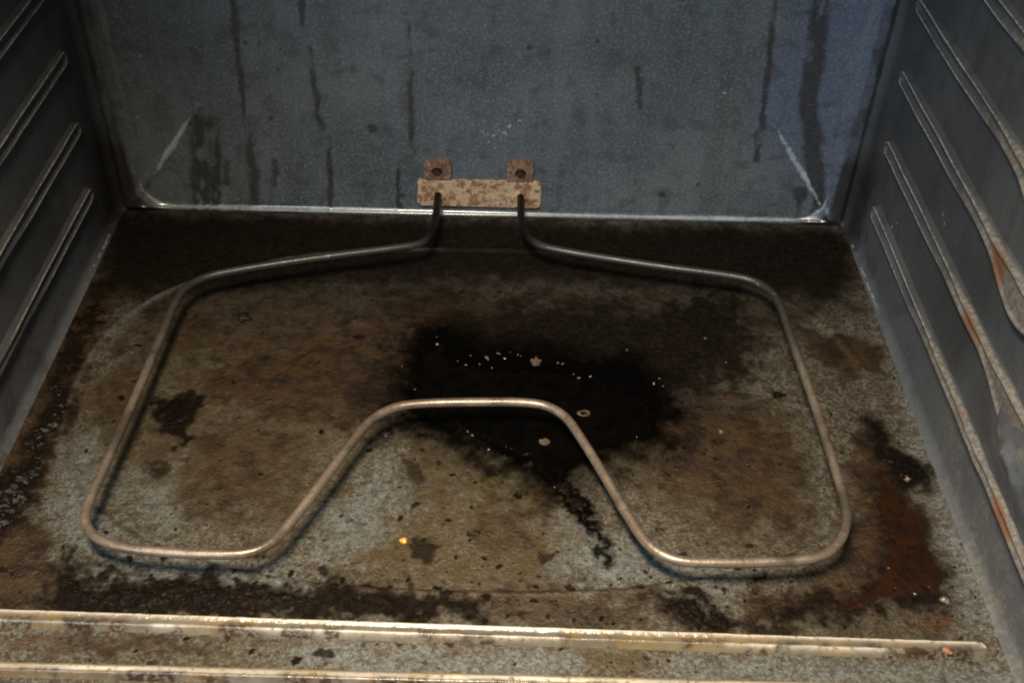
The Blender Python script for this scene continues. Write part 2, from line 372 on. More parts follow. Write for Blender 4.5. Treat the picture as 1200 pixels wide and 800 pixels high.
    A['olive'] = mx(f.poly([(470,505),(560,525),(640,560),(670,640),(640,690),(440,692),(420,660),(480,600)], .02, .04),
                    .9*f.poly([(850,470),(930,500),(930,600),(860,610)], .02, .04), .8*f.poly([(60,460),(200,400),(420,400),(440,520),(330,620),(200,600)], .03, .05),
                    f.poly([(660,762),(756,760),(758,786),(700,786)], .003, .01), .8*f.poly([(740,530),(850,560),(840,640),(770,600)], .03, .04))
    A['clean_lit'] = mx(f.poly([(670,600),(760,640),(880,664),(860,690),(740,692),(650,680),(640,620)], .014, .03), .9*f.poly([(380,590),(460,530),(480,580),(430,650),(360,650)], .014, .03),
                    f.poly([(60,520),(120,500),(110,600),(160,650),(330,660),(380,680),(180,684),(100,660),(60,600)], .012, .03), .9*f.poly([(140,560),(200,540),(240,610),(170,634)], .012, .03),
                    f.poly([(1040,430),(1100,480),(1190,740),(1120,720),(1090,560)], .014, .02), f.poly([(330,752),(680,760),(680,800),(400,800),(330,780)], .008, .02), f.poly([(780,770),(1190,780),(1190,830),(780,830)], .008, .02))
    A['dark'] = mx(A['dark'], .55*f.poly([(60,742),(250,748),(240,770),(80,770)], .008, .03, .016), .7*f.poly([(1,690),(60,690),(60,720),(1,720)], .01, .03, .016)*.7)
    A['rust'] = mx(.5*f.poly([(0,738),(250,746),(250,770),(60,772),(0,765)], .004, .02, .012), .5*f.poly([(250,748),(700,758),(700,766),(250,756)], .003, .012, .01),
                   .55*f.poly([(1060,712),(1120,716),(1116,738),(1064,736)], .005), .55*f.poly([(1020,570),(1060,580),(1050,660),(1010,660)], .010))
    e = (np.abs(X)/.262)**2.5 + (np.abs(Y+.202)/.159)**2.5
    rb = np.exp(-((e-1.03)/.022)**2)*sstep(-.30, -.18, Y)*sstep(.25, .55, fbm(X, Y, 28, 6, 3))*sstep(.12, -.06, X)       # lit edge of the pressed oval, painted paler
    for k in ('dark', 'brown', 'olive'): A[k] = A[k]*(1-.50*rb)
    A['clean_lit'] = np.maximum(A['clean_lit'], rb)
    return A

nx, ny = 680, 520
gx, gy = np.meshgrid(np.linspace(-HX, HX, nx), np.linspace(YF, 0, ny), indexing='ij')
Fp, Fn = round_box(gx, gy, np.zeros_like(gx))
def floor_relief(X, Y, A):
    e = (np.abs(X)/.262)**2.5 + (np.abs(Y+.202)/.159)**2.5
    r = -.0016*sstep(1.028, .985, e)+.0005*np.exp(-((e-1.04)/.02)**2)                                    # shallow pressed oval
    r = r + .0009*(fbm(X, Y, 9, 4, 2)-.5)                              # sheet is not quite flat
    n = fbm(X, Y, 240, 6, 3, .6)
    r = r + (.0004*np.clip(A['brown'], 0, 1)+.0005*A['dark']+.0003)*n*1.2
    return r
ff = Field(gx, gy); FA = floor_masks(ff)
wallfade = np.clip((np.minimum(HX-np.abs(gx), -gy))/.012, 0, 1)
rel = floor_relief(gx, gy, FA)*wallfade
V = (Fp+Fn*rel[..., None]).reshape(-1, 3)
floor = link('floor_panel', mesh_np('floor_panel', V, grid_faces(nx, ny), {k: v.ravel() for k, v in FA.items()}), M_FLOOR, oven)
def floor_z(x, y):
    i = int(round((x+HX)/(2*HX)*(nx-1))); j = int(round((y-YF)/(-YF)*(ny-1)))
    i = min(max(i, 0), nx-1); j = min(max(j, 0), ny-1)
    return float(V[i*ny+j][2])

# ---- back panel --------------------------------------------------------
nx2, nz2 = 560, 330
bx, bz = np.meshgrid(np.linspace(-HX, HX, nx2), np.linspace(0, ZT, nz2)**1.0, indexing='ij')
Bp, Bn = round_box(bx, np.zeros_like(bx), bz)
def bpt(p): q = on_back(*p); return (q[0], q[2])
def back_masks(X, Z):
    w1 = fbm(X, Z, 55, 1, 4, .6)-.5; w2 = fbm(X, Z, 55, 3, 4, .6)-.5; nn = fbm(X, Z, 200, 2, 3, .6)
    A = {k: np.zeros(X.shape) for k in ('drip', 'dark', 'clean_lit', 'scuff_glint', 'rust', 'wear_glint')}
    def streak(pts, wpx, s, gap=.0):
        P = [bpt(p) for p in pts]; W = wpx*.00085
        d = line_d(X+.0045*w1+.0025*(nn-.5), Z, P)
        g = sstep(gap-.12, gap+.12, fbm(X*3, Z, 38, 7, 3)) if gap > 0 else 1
        A['drip'] = np.maximum(A['drip'], s*(sstep(W, W*.1, d)*g+.30*sstep(W*2.6, W*.4, d)))
    streak([(233,146),(236,190),(238,246)], 16, .95, .36); streak([(250,140),(252,200),(252,248)], 8, 1.0, .34)
    streak([(228,60),(236,150)], 14, .35, .5)
    streak([(272,0),(278,60),(286,130),(296,190),(300,244)], 5, .72, .36); streak([(290,150),(298,200),(298,240)], 9, .7, .45)
    streak([(322,190),(324,244)], 8, .62, .40); streak([(266,190),(266,215)], 6, .6, .4)
    streak([(352,0),(364,70),(372,120),(378,150)], 5, .70, .38); streak([(384,160),(388,200),(388,248)], 4, .75, .42)
    streak([(478,0),(480,80),(482,150),(484,180)], 4, .65, .45); streak([(466,200),(468,248)], 3.5, .8, .3)
    streak([(748,80),(750,125)], 6, .62, .36); streak([(905,0),(902,60),(896,130),(886,188)], 5, .72, .36)
    streak([(962,0),(955,70),(946,110),(952,160),(955,210),(958,236)], 12, .95, .30); streak([(940,226),(946,258)], 12, .9, .3)
    streak([(850,0),(846,120)], 4, .3, .5); streak([(640,20),(636,60)], 6, .35, .45); streak([(700,110),(702,250)], 3, .35, .55); streak([(570,80),(566,100)], 8, .35, .4)
    for p, r in [((287,51),3.5), ((304,51),3), ((328,59),2), ((318,138),4), ((437,150),7), ((471,229),5), ((818,215),3), ((776,228),5), ((327,81),2.5), ((620,55),4), ((700,48),3)]:
        q = bpt(p); d = np.hypot(X-q[0]+.003*(nn-.5), Z-q[1]+.004*w2); A['drip'] = np.maximum(A['drip'], .85*sstep(r*.0009, r*.0003, d))
    def patch(ch, pts, soft, s, amp=.02):
        A[ch] = np.maximum(A[ch], s*sstep(-soft, soft, poly_sd(X+amp*w1, Z+amp*w2, [bpt(p) for p in pts])))
    patch('clean_lit', [(880,120),(930,40),(950,-60),(1080,-60),(1000,270),(960,268),(900,160)], .016, .95)
    patch('clean_lit', [(480,130),(680,130),(680,230),(480,230)], .05, .22)
    patch('dark', [(140,-60),(230,-60),(260,120),(200,100)], .04, .20)
    patch('dark', [(680,200),(960,215),(960,270),(640,262)], .02, .22); patch('dark', [(120,225),(480,238),(480,262),(120,252)], .012, .28)
    def scr(a, b, wpx, s):
        d = line_d(X+.002*w1, Z, [bpt(a), bpt(b)]); pa, pb = bpt(a), bpt(b); tt = np.clip(((X-pa[0])*(pb[0]-pa[0])+(Z-pa[1])*(pb[1]-pa[1]))/((pb[0]-pa[0])**2+(pb[1]-pa[1])**2), 0, 1)
        tp = .35+.65*np.sin(np.pi*np.clip(tt, .02, .98)); A['scuff_glint'] = np.maximum(A['scuff_glint'], s*(.55+.9*(nn-.15))*tp*sstep(wpx*.0009*tp, wpx*.0001, d))
    scr((226,133),(176,212), 5.0, 1.0); scr((905,142),(966,248), 5.0, .95); scr((158,141),(165,134), 3, .6); scr((147,67),(152,64), 3, .6); scr((161,66),(167,65), 3, .6)
    scr((286,93),(291,87), 2.5, .5); scr((255,104),(259,100), 3.5, .4); scr((845,106),(853,112), 3, .6); scr((176,130),(182,124), 2.5, .35)
    rnd = random.Random(4)
    q0 = bpt((580, 155)); A['scuff_glint'] = np.maximum(A['scuff_glint'], .26*np.exp(-((X-q0[0])/.020)**2-((Z-q0[1])/.013)**2))  # glare above the bracket painted as pale haze and specks
    for i in range(38):
        px = rnd.gauss(580, 15); py = rnd.gauss(155, 9); q = bpt((px, py)); r = rnd.uniform(.0005, .0013)
        A['scuff_glint'] = np.maximum(A['scuff_glint'], rnd.uniform(.5, .95)*sstep(r, r*.4, np.hypot(X-q[0], Z-q[1])))
    for i in range(26):
        px = rnd.uniform(990, 1025)-rnd.uniform(0, 70); py = rnd.choice([rnd.gauss(8, 7), rnd.gauss(80, 10), rnd.uniform(0, 200)]); q = bpt((px, py)); r = rnd.uniform(.0006, .0018)
        A['scuff_glint'] = np.maximum(A['scuff_glint'], rnd.uniform(.2, .5)*sstep(r, r*.4, np.hypot((X-q[0])*.6, Z-q[1])))
    return A
BA = back_masks(bx, bz)
BA['gloss'] = np.maximum(sstep(.013, .008, bz), .4*sstep(.016, .006, HX-np.abs(bx)))
BA['scuff_glint'] = np.maximum(BA['scuff_glint'], .66*np.exp(-((bz-.0062)/.0028)**2)*sstep(.040, .055, HX-np.abs(bx))*(.55+.9*fbm(bx, bz, 30, 2, 3)))  # fillet highlight along the foot of the wall, put into the colour
def ridge(pa, pb, wd, h):
    P = [bpt(pa), bpt(pb)]; d = line_d(bx, bz, P); return h*np.exp(-(d/wd)**2)
brel = ridge((232,124), (162,228), .0022, .0012) + ridge((900,134), (972,256), .0022, .0012)
ex = HX-np.abs(bx)
brel = brel + .0016*sstep(.045, .018, ex)*(bz > -1) + .0016*(fbm(bx, bz, 7, 4, 2)-.5) + .0005*BA['drip']*fbm(bx, bz, 200, 2, 3)
PW, PB, PR = .2690, .0058, .024                      # pressed panel with rounded lower corners
qx_ = np.abs(bx)-(PW-PR); qz_ = (PB+PR)-bz
psd = PR-np.where((qx_ > 0) & (qz_ > 0), np.hypot(np.maximum(qx_, 0), np.maximum(qz_, 0)), np.maximum(qx_, qz_))-0.0
psd = np.where((qx_ < 0) & (qz_ < 0), PR-np.maximum(qx_, qz_), psd)
step_ = sstep(.004, -.012, psd)
BA['dark'] = np.maximum(BA['dark'], .85*sstep(.000, -.007, psd)*(.55+.45*sstep(.09, .04, bz)))  # corner shade outside the panel painted dark
BA['gloss'] = np.maximum(BA['gloss'], .9*np.exp(-((psd-.0005)/.0035)**2))
cornr = np.exp(-((psd-.0005)/.0017)**2)*(1-.55*sstep(.03, .09, bz))*(1-.7*sstep(.12, .2, bz))
BA['scuff_glint'] = np.maximum(BA['scuff_glint'], (.30+.42*sstep(.04, .014, bz))*cornr*(.6+.8*fbm(bx, bz, 40, 2, 3)))  # highlight on the panel rim painted pale, strongest at the lower corners
brel = brel*np.clip(np.minimum(ex, bz)/.012, 0, 1)+.0070*step_*sstep(0, .004, ex)*sstep(0.0, .006, bz)
Vb = (Bp+Bn*brel[..., None]).reshape(-1, 3)
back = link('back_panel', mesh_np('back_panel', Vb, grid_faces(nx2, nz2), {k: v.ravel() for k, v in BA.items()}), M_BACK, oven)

# ---- side panels and their rack guides ----------------------------------
ny3, nz3 = 300, 200
def side_panel(sgn):
    sy, sz = np.meshgrid(np.linspace(YF, 0, ny3), np.linspace(0, ZT, nz3), indexing='ij')
    Sp, Sn = round_box(np.full_like(sy, sgn*HX), sy, sz)
    k = 2 if sgn > 0 else 5
    A = {n: np.zeros(sy.shape) for n in ('drip', 'dark', 'clean_lit', 'scuff_glint', 'rust', 'wear_glint')}
    low = sstep(.048, .034, sz)
    if sgn < 0: A['clean_lit'] = np.maximum(low*.95*sstep(-.04, -.10, sy), .55*sstep(-.05, -.25, sy))
    else:
        A['clean_lit'] = np.maximum(.60*low, .35*sstep(-.2, -.34, sy)*(1-low)); A['wear_glint'] = .50*low*sstep(-.10, -.30, sy)
    A['wear_glint'] = np.maximum(A['wear_glint'], .16*fbm(sy, sz, 30, k, 3))
    # pale line where the floor turns up: fillet highlight put into the colour
    ln = sstep(.0022, .0006, np.abs(sz-.0035+.004*(fbm(sy, sz, 60, k, 3)-.5)))*sstep(-.012, -.03, sy)*sstep(-.15, -.09, sy)*sstep(.36, .5, fbm(sy, sz, 160, k, 2))
    A['scuff_glint'] = np.maximum(A['scuff_glint'], .60*ln)
    lowgrime = sstep(.012+.016*fbm(sy, sz, 40, k, 3), .002, sz)*sstep(-.10, -.16, sy)
    A['rust'] = (.30 if sgn < 0 else .12)*lowgrime; A['drip'] = (.55 if sgn < 0 else .1)*lowgrime*sstep(-.16, -.22, sy)
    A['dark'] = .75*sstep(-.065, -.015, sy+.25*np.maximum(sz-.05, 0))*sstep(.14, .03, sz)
    rnd = random.Random(11+k)
    pts = [(83, 238)] if sgn < 0 else [(1044, 266), (1050, 262), (1106, 262), (1104, 252)]
    for p in pts:
        q = on_side(p[0], p[1], sgn*HX); A['scuff_glint'] = np.maximum(A['scuff_glint'], .6*sstep(.0024, .0008, np.hypot(sy-q[1], sz-q[2])))
    for i in range(26):
        y0, z0, r = rnd.uniform(-.4, -.03), rnd.uniform(.02, .25), rnd.uniform(.0004, .0010)
        A['scuff_glint'] = np.maximum(A['scuff_glint'], rnd.uniform(.2, .55)*sstep(r, r*.4, np.hypot(sy-y0, sz-z0)))
    r = .0016*(fbm(sy, sz, 10, k, 2)-.5)*np.clip(np.minimum(-sy, sz)/.012, 0, 1)
    if sgn > 0:      # knocked, crumpled patch in the sheet
        gb = np.exp(-((sy+.335)/.034)**2-((sz-.083)/.020)**2); r = r+gb*(.0045+.014*(fbm(sy, sz, 34, 3, 3)-.5))
        A['wear_glint'] = np.maximum(A['wear_glint'], .62*sstep(.25, .7, gb)*sstep(.40, .60, fbm(sy, sz, 45, 2, 3))); A['clean_lit'] = np.maximum(A['clean_lit'], .9*gb)
        A['rust'] = np.maximum(A['rust'], .5*gb*sstep(.52, .62, fbm(sy, sz, 60, 1, 3)))
    Vs = (Sp+Sn*r[..., None]).reshape(-1, 3)
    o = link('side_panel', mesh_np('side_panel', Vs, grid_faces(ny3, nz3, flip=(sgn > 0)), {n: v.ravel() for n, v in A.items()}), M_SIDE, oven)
    return o

def rack_guide(sgn, zk, parent, yend):
    """pressed horizontal rib with a rounded rear end; the front part swells into a rack stop"""
    nl, nw = 420, 60; zc = .0520+.05*zk
    t = np.linspace(0, 1, nl); ys = yend+.003 - t*(yend+.003-YF)
    hw = .0062
    fl = np.zeros(nl)
    if zk in (1, 2, 3):
        yc = {1: -.315, 2: -.278, 3: -.278}[zk]
        fl = np.exp(-(np.abs(ys-yc)/.030)**2.6)*(.0105 if sgn > 0 else .003)
    zlo = zc-hw-fl; zhi = zc+hw+.15*fl
    wob = .0011*(fbm(ys*1.0, ys*0+zc*37+sgn, 28, 3, 2)-.5)
    zlo = zlo+wob; zhi = zhi+wob*.6
    pad = .0008
    T = np.linspace(0, 1, nw)[None, :]
    Yg = np.repeat(ys[:, None], nw, 1); Zg = (zlo-pad)[:, None]+T*((zhi-zlo)+2*pad)[:, None]
    dz = np.minimum(Zg-zlo[:, None], zhi[:, None]-Zg)
    mid = (zlo+zhi)[:, None]/2; half = (zhi-zlo)[:, None]/2
    yin = yend-Yg                                          # distance in from the rear end
    rr = half
    cap = rr-np.hypot(np.maximum(rr-yin, 0), Zg-mid)
    sd = np.where(yin < rr, cap, dz)
    H = .0046
    fr_ = sstep(-.11, -.24, Yg)
    h = fr_*(H*sstep(-.0004, .0034, sd)-.0012*sstep(.0030, .0062, sd))+(1-fr_)*(.0030*np.exp(-((sd-.0019)/.0012)**2)+.0011*sstep(0, .002, sd))
    dent = .0016*(fbm(Yg, Zg, 22, 5, 2)-.5)
    dent = dent+.0030*sgn*np.exp(-((Yg+.30)/.03)**2)*(fbm(Yg, Zg, 40, 2, 2)-.5)
    h = np.where(sd > 0, h+dent*sstep(0, .003, sd), -.0016)
    Xg = sgn*(HX-h)
    A = {n: np.zeros(Yg.shape) for n in ('drip', 'dark', 'clean_lit', 'scuff_glint', 'rust', 'wear_glint')}
    front = sstep(-.08, -.24, Yg)
    nn = fbm(Yg, Zg, 60, 6, 3)
    A['wear_glint'] = (.74 if sgn > 0 else .24)*front*sstep(-.0005, .0020, sd)
    A['gloss'] = .5*(1-front)
    edge = np.exp(-((sd-.0019-.0005*fr_)/.00065)**2)
    A['scuff_glint'] = .62*edge*sstep(-.34, -.12, Yg)  # edge highlights of the rib painted as thin pale lines
    A['wear_glint'] = np.maximum(A['wear_glint'], .92*edge*sstep(-.40, -.14, Yg)*sstep(.10, .42, nn))
    A['dark'] = .20*sstep(.0034, .0046, sd)*(1-front)
    A['rust'] = (.42 if sgn > 0 else .26)*sstep(.52, .66, fbm(Yg, Zg*2+zc*9, 24, 4, 3))*front*sstep(0, .002, sd)
    if sgn > 0 and zk in (0, 1, 2):
        yc = {0: -.345, 1: -.245, 2: -.25}[zk]
        A['rust'] = np.maximum(A['rust'], .70*np.exp(-((Yg-yc)/.020)**2)*sstep(.001, .003, sd))
    A['clean_lit'] = .5*fl[:, None]/.017*np.ones_like(Yg)
    Vr = np.stack([Xg, Yg, Zg], -1).reshape(-1, 3)
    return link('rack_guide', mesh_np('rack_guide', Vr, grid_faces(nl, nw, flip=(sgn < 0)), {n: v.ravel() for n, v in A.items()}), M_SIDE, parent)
for sgn in (-1, 1):
    sp = side_panel(sgn)
    for zk, ye in enumerate((-.050, -.042, -.034, -.030, -.030)):
        rack_guide(sgn, zk, sp, ye)

# ---- pressed beads and front frame -----------------------------------------
def bead(name, x0, x1, yfun, hw, H, zbase, parent, capr, capl, seed, dip=0.0):
    nl, nw = 420, 26
    xs = np.linspace(x0, x1, nl); T = np.linspace(-1, 1, nw)
    Xg = np.repeat(xs[:, None], nw, 1); Tg = np.repeat(T[None, :], nl, 0)
    Yg = yfun(Xg)+Tg*(hw+.0008)
    off = Yg-yfun(Xg)
    ax = np.maximum(0, np.maximum(Xg-(x1-hw), 0)*capr); bxx = np.maximum((x0+hw)-Xg, 0)*capl
    sd = hw-np.hypot(off, np.maximum(ax, bxx))
    h = H*sstep(-.0002, hw*.5, sd)-H*dip*sstep(hw*.45, hw*.95, sd)
    bead_glint = np.exp(-((sd-hw*(.45 if dip else .9))/(hw*.20))**2)  # highlight lines along the bead edges, painted pale
    n = fbm(Xg, Yg, 150, seed, 3)
    h = h+.0007*(n-.5)*sstep(0, .002, sd)+.0004*(fbm(Xg, Yg*0, 22, seed, 2)-.5)
    h = np.where(sd > 0, h, -.0020)
    A = {k: np.zeros(Xg.shape) for k in ('brown', 'dark', 'char', 'olive', 'clean_lit', 'rust')}
    A['olive'] = .55*sstep(.45, .62, fbm(Xg, Yg, 55, seed, 3)); A['clean_lit'] = bead_glint*np.where(Tg > 0, 1.0, .75*sstep(.42, .62, fbm(Xg, Yg, 36, seed+3, 3))) if dip else bead_glint*(.55+.45*sstep(.35, .55, fbm(Xg, Yg, 14, seed, 2)))
    A['rust'] = .60*sstep(.50, .64, fbm(Xg, Yg, 48, seed+1, 3))*sstep(.35, -.6, Tg)*sstep(.15, -.05, Xg)
    A['brown'] = .95*sstep(.46, .60, fbm(Xg, Yg, 60, seed+2, 3))*sstep(.5, -.5, Tg)
    V_ = np.stack([Xg, Yg, zbase+h], -1).reshape(-1, 3)
    return link(name, mesh_np(name, V_, grid_faces(nl, nw), {k: v.ravel() for k, v in A.items()}), M_BEAD, parent)
def bead_material():
    s = NT('enamel_bead_painted_glints')
    olive, rust, brown, bead_glint = [s.attr(a) for a in ('olive', 'rust', 'brown', 'clean_lit')]
    fine = s.noise(300, 4, .62, .4); mid = s.noise(60, 4)
    c = s.mix(s.ramp(mid, .35, .65), (.115, .103, .078), (.165, .152, .122))
    c = s.mix(s.math('MULTIPLY', s.ramp(fine, .45, .62), .45), c, (.14, .105, .06))
    c = s.mix(s.math('MULTIPLY', olive, s.ramp(fine, .35, .6)), c, (.24, .16, .05))
    c = s.mix(s.math('MULTIPLY', rust, s.ramp(fine, .38, .55)), c, (.16, .085, .035))
    c = s.mix(s.math('MULTIPLY', brown, s.ramp(fine, .38, .55)), c, (.035, .020, .010))
    c = s.mix(s.math('MULTIPLY', s.math('MULTIPLY', bead_glint, s.math('SUBTRACT', 1.0, s.math('MULTIPLY', brown, .8))), s.ramp(fine, .72, .50)), c, (.56, .51, .42))
    s.put(s.b.inputs['Base Color'], c); s.put(s.b.inputs['Roughness'], s.fmix(fine, .14, .32))
    s.b.inputs['Specular IOR Level'].default_value = .6
    s.put(s.b.inputs['Normal'], s.bump(fine, .0006, .7))
    return s.m
M_BEAD = bead_material()
bead('pressed_bead', -.281, .2795, bead_y, .0058, .0042, .0004, floor, 1, 0, 2, .25)
bead('front_rim', -.283, .283, lambda x: -.4165-.030*(x+.283)*.30+0*x, .0042, .0040, .0004, floor, 0, 0, 4)
# front frame just outside the cavity
nxf, nyf = 200, 24
fx, fy = np.meshgrid(np.linspace(-.30, .30, nxf), np.linspace(-.50, YF-.0005, nyf), indexing='ij')
fz = np.where(fy > YF-.003, .0005, -.012)+.0006*(fbm(fx, fy, 20, 3, 2)-.5)
g = Field(fx, fy); FR = {k: np.zeros(fx.shape) for k in ('brown', 'dark', 'char', 'olive', 'clean_lit', 'rust')}
FR['dark'] = .55*fbm(fx, fy, 30, 4, 3); FR['clean_lit'] = .6+0*fx; FR['brown'] = .5*fbm(fx, fy, 50, 2, 3)
link('front_frame', mesh_np('front_frame', np.stack([fx, fy, fz], -1).reshape(-1, 3), grid_faces(nxf, nyf), {k: v.ravel() for k, v in FR.items()}), M_FLOOR, oven)

# ------------------------------------------------------------------ burnt spills lying on the floor
def spill(name, poly, mat, label, thick, amp=.02, fine=.006, res=.0008, rough=.0003, edge=.007, seed=1, cat='burnt spill', inset=.0025):
    P = fpoly(poly); xs = [p[0] for p in P]; ys = [p[1] for p in P]; m = .012
    x0, x1 = max(min(xs)-m, -HX+.001), min(max(xs)+m, HX-.001); y0, y1 = max(min(ys)-m, -.384), min(max(ys)+m, -.012)
    n1, n2 = int((x1-x0)/res)+2, int((y1-y0)/res)+2
    X, Y = np.meshgrid(np.linspace(x0, x1, n1), np.linspace(y0, y1, n2), indexing='ij')
    f = Field(X, Y); sd = f.sdist(poly, amp, fine)
    # bilinear height of the floor sheet
    Zf = Vz; u = (X+HX)/(2*HX)*(nx-1); v = (Y-YF)/(-YF)*(ny-1)
    i = np.clip(u.astype(int), 0, nx-2); j = np.clip(v.astype(int), 0, ny-2); a = u-i; b = v-j
    zb = (Zf[i, j]*(1-a)+Zf[i+1, j]*a)*(1-b)+(Zf[i, j+1]*(1-a)+Zf[i+1, j+1]*a)*b
    t = sstep(-.0004, edge, sd)
    sd = sd-inset; t = sstep(-.0004, edge, sd)
    z = zb-.0005+(.0008+thick)*t+rough*(fbm(X, Y, 150, seed, 4, .6)-.45)*t*2
    keep = sd > -.0012
    Fq = grid_faces(n1, n2); Fq = Fq[keep.ravel()[Fq].all(1)]
    used = np.unique(Fq); mp = -np.ones(n1*n2, int); mp[used] = np.arange(len(used))
    VV = np.stack([X, Y, z], -1).reshape(-1, 3)[used]; c = VV.mean(0); c[2] = VV[:, 2].min()
    o = link(name, mesh_np(name, VV-c, mp[Fq]), mat); o.location = c
    prop(o, label, cat); return o
Vz = V.reshape(nx, ny, 3)[..., 2]
spill('grease_pool', CHAR, M_TAR, 'large glossy black pool of burnt grease in the middle of the floor', .0009, rough=.0007, seed=2, inset=.003, edge=.010)
spill('grease_trail', TRAIL, M_CRUST, 'thin dark burnt trail running from the black pool to the front', .0003, .014, .010, seed=3)
spill('grease_spot', LEFTSPOT, M_OLIVE, 'small dark brown grease spot inside the element loop nearer the flaky crust', .0004, seed=4)
spill('burnt_crust', LEFTCRUST, M_WET, 'flaky black crust heaped against the foot of the rust-free side wall', .0022, rough=.0022, edge=.012, seed=5)
spill('burnt_strip', FRONTBAND, M_CRUST, 'long dark burnt strip along the front bead under the element', .0006, .02, .014, rough=.0006, seed=6)
spill('burnt_patch', FRONTRIGHT, M_CRUST, 'short black burnt patch against the front bead', .0006, .03, .014, rough=.0007, seed=1)
spill('fat_smear', RIGHTDARK, M_OLIVE, 'dark olive burnt fat smear above the red-brown stain', .0005, rough=.0006, seed=2)
spill('syrup_stain', RIGHTRED, M_RED, 'red-brown glossy burnt syrup stain at the foot of the rusty-ribbed side wall', .0004, .010, .005, rough=.0003, edge=.012, seed=3, inset=.001)

# ------------------------------------------------------------------ bake element
elem = bpy.data.objects.new('heating_element', None); COL.objects.link(elem); elem.location = (0, -.0015, 0)
prop(elem, 'bent brown tubular heating element bolted to the back wall above the floor', 'heating element')
ZE = .0240; TR = .00285
path_px = [(509,262),(503,277),(494,285),(475,289),(380,301),(270,318),(238,326),(216,339),(204,358),(194,382),(160,462),(130,530),(107,582),(100,602),(102,617),(113,630),(140,640),(200,647),(270,649),(296,646),(317,636),(338,615),(385,555),(428,499),(444,486),(464,477),(490,473),(560,471),(622,472),(644,477),(662,488),(676,506),(702,547),(735,603),(756,634),(772,647),(794,656),(830,659),(940,656),(966,650),(984,634),(992,612),(991,592),(980,553),(955,475),(925,390),(914,358),(904,343),(889,332),(868,325),(780,313),(660,294),(632,287),(618,277),(612,262)]
pts = [np.array([*on_floor(px, py, ZE)[:2], ZE]) for px, py in path_px]
xl, xr = -.0366, .0283
pts[0][0] = xl-.0006; pts[-1][0] = xr+.0006
pts = [np.array([xl, .004, ZE]), np.array([xl, -.012, ZE])]+pts+[np.array([xr, -.012, ZE]), np.array([xr, .004, ZE])]
rnd = random.Random(3)
def catmull(P, n=9):
    out = []
    for i in range(len(P)-1):
        p0, p1, p2, p3 = P[max(i-1, 0)], P[i], P[i+1], P[min(i+2, len(P)-1)]
        # centripetal spacing keeps the bends round
        t0 = 0; t1 = t0+np.linalg.norm(p1-p0)**.5+1e-6; t2 = t1+np.linalg.norm(p2-p1)**.5+1e-6; t3 = t2+np.linalg.norm(p3-p2)**.5+1e-6
        for t in np.linspace(t1, t2, n, endpoint=False):
            A1 = (t1-t)/(t1-t0)*p0+(t-t0)/(t1-t0)*p1 if i > 0 else p1
            A2 = (t2-t)/(t2-t1)*p1+(t-t1)/(t2-t1)*p2
            A3 = (t3-t)/(t3-t2)*p2+(t-t2)/(t3-t2)*p3 if i < len(P)-2 else p2
            B1 = (t2-t)/(t2-t0)*A1+(t-t0)/(t2-t0)*A2; B2 = (t3-t)/(t3-t1)*A2+(t-t1)/(t3-t1)*A3
            out.append((t2-t)/(t2-t1)*B1+(t-t1)/(t2-t1)*B2)
    out.append(P[-1]); return np.array(out)
C = catmull(pts)
for _ in range(6): C[1:-1] = .25*C[:-2]+.5*C[1:-1]+.25*C[2:]
wx = on_floor(729, 592, ZE)
ns = 14; tan = np.gradient(C, axis=0); tan /= np.linalg.norm(tan, axis=1, keepdims=True)
up = np.array([0, 0, 1.0]); sd_ = np.cross(tan, up); sd_ /= np.linalg.norm(sd_, axis=1, keepdims=True); nu_ = np.cross(sd_, tan)
rad = TR*(1+.10*np.exp(-((np.linalg.norm(C-wx, axis=1))/.006)**2))
th = np.linspace(0, 2*math.pi, ns, endpoint=False)
TV = C[:, None, :]+rad[:, None, None]*(np.cos(th)[None, :, None]*sd_[:, None, :]+np.sin(th)[None, :, None]*nu_[:, None, :])
n = len(C); idx = np.arange(n*ns).reshape(n, ns); nxt = np.roll(idx, -1, 1)
TF = np.stack([idx[:-1].ravel(), nxt[:-1].ravel(), nxt[1:].ravel(), idx[1:].ravel()], 1)[:, ::-1]
eo = np.array(elem.location)
link('heating_tube', mesh_np('heating_tube', TV.reshape(-1, 3)-eo, TF), M_TUBE, elem)

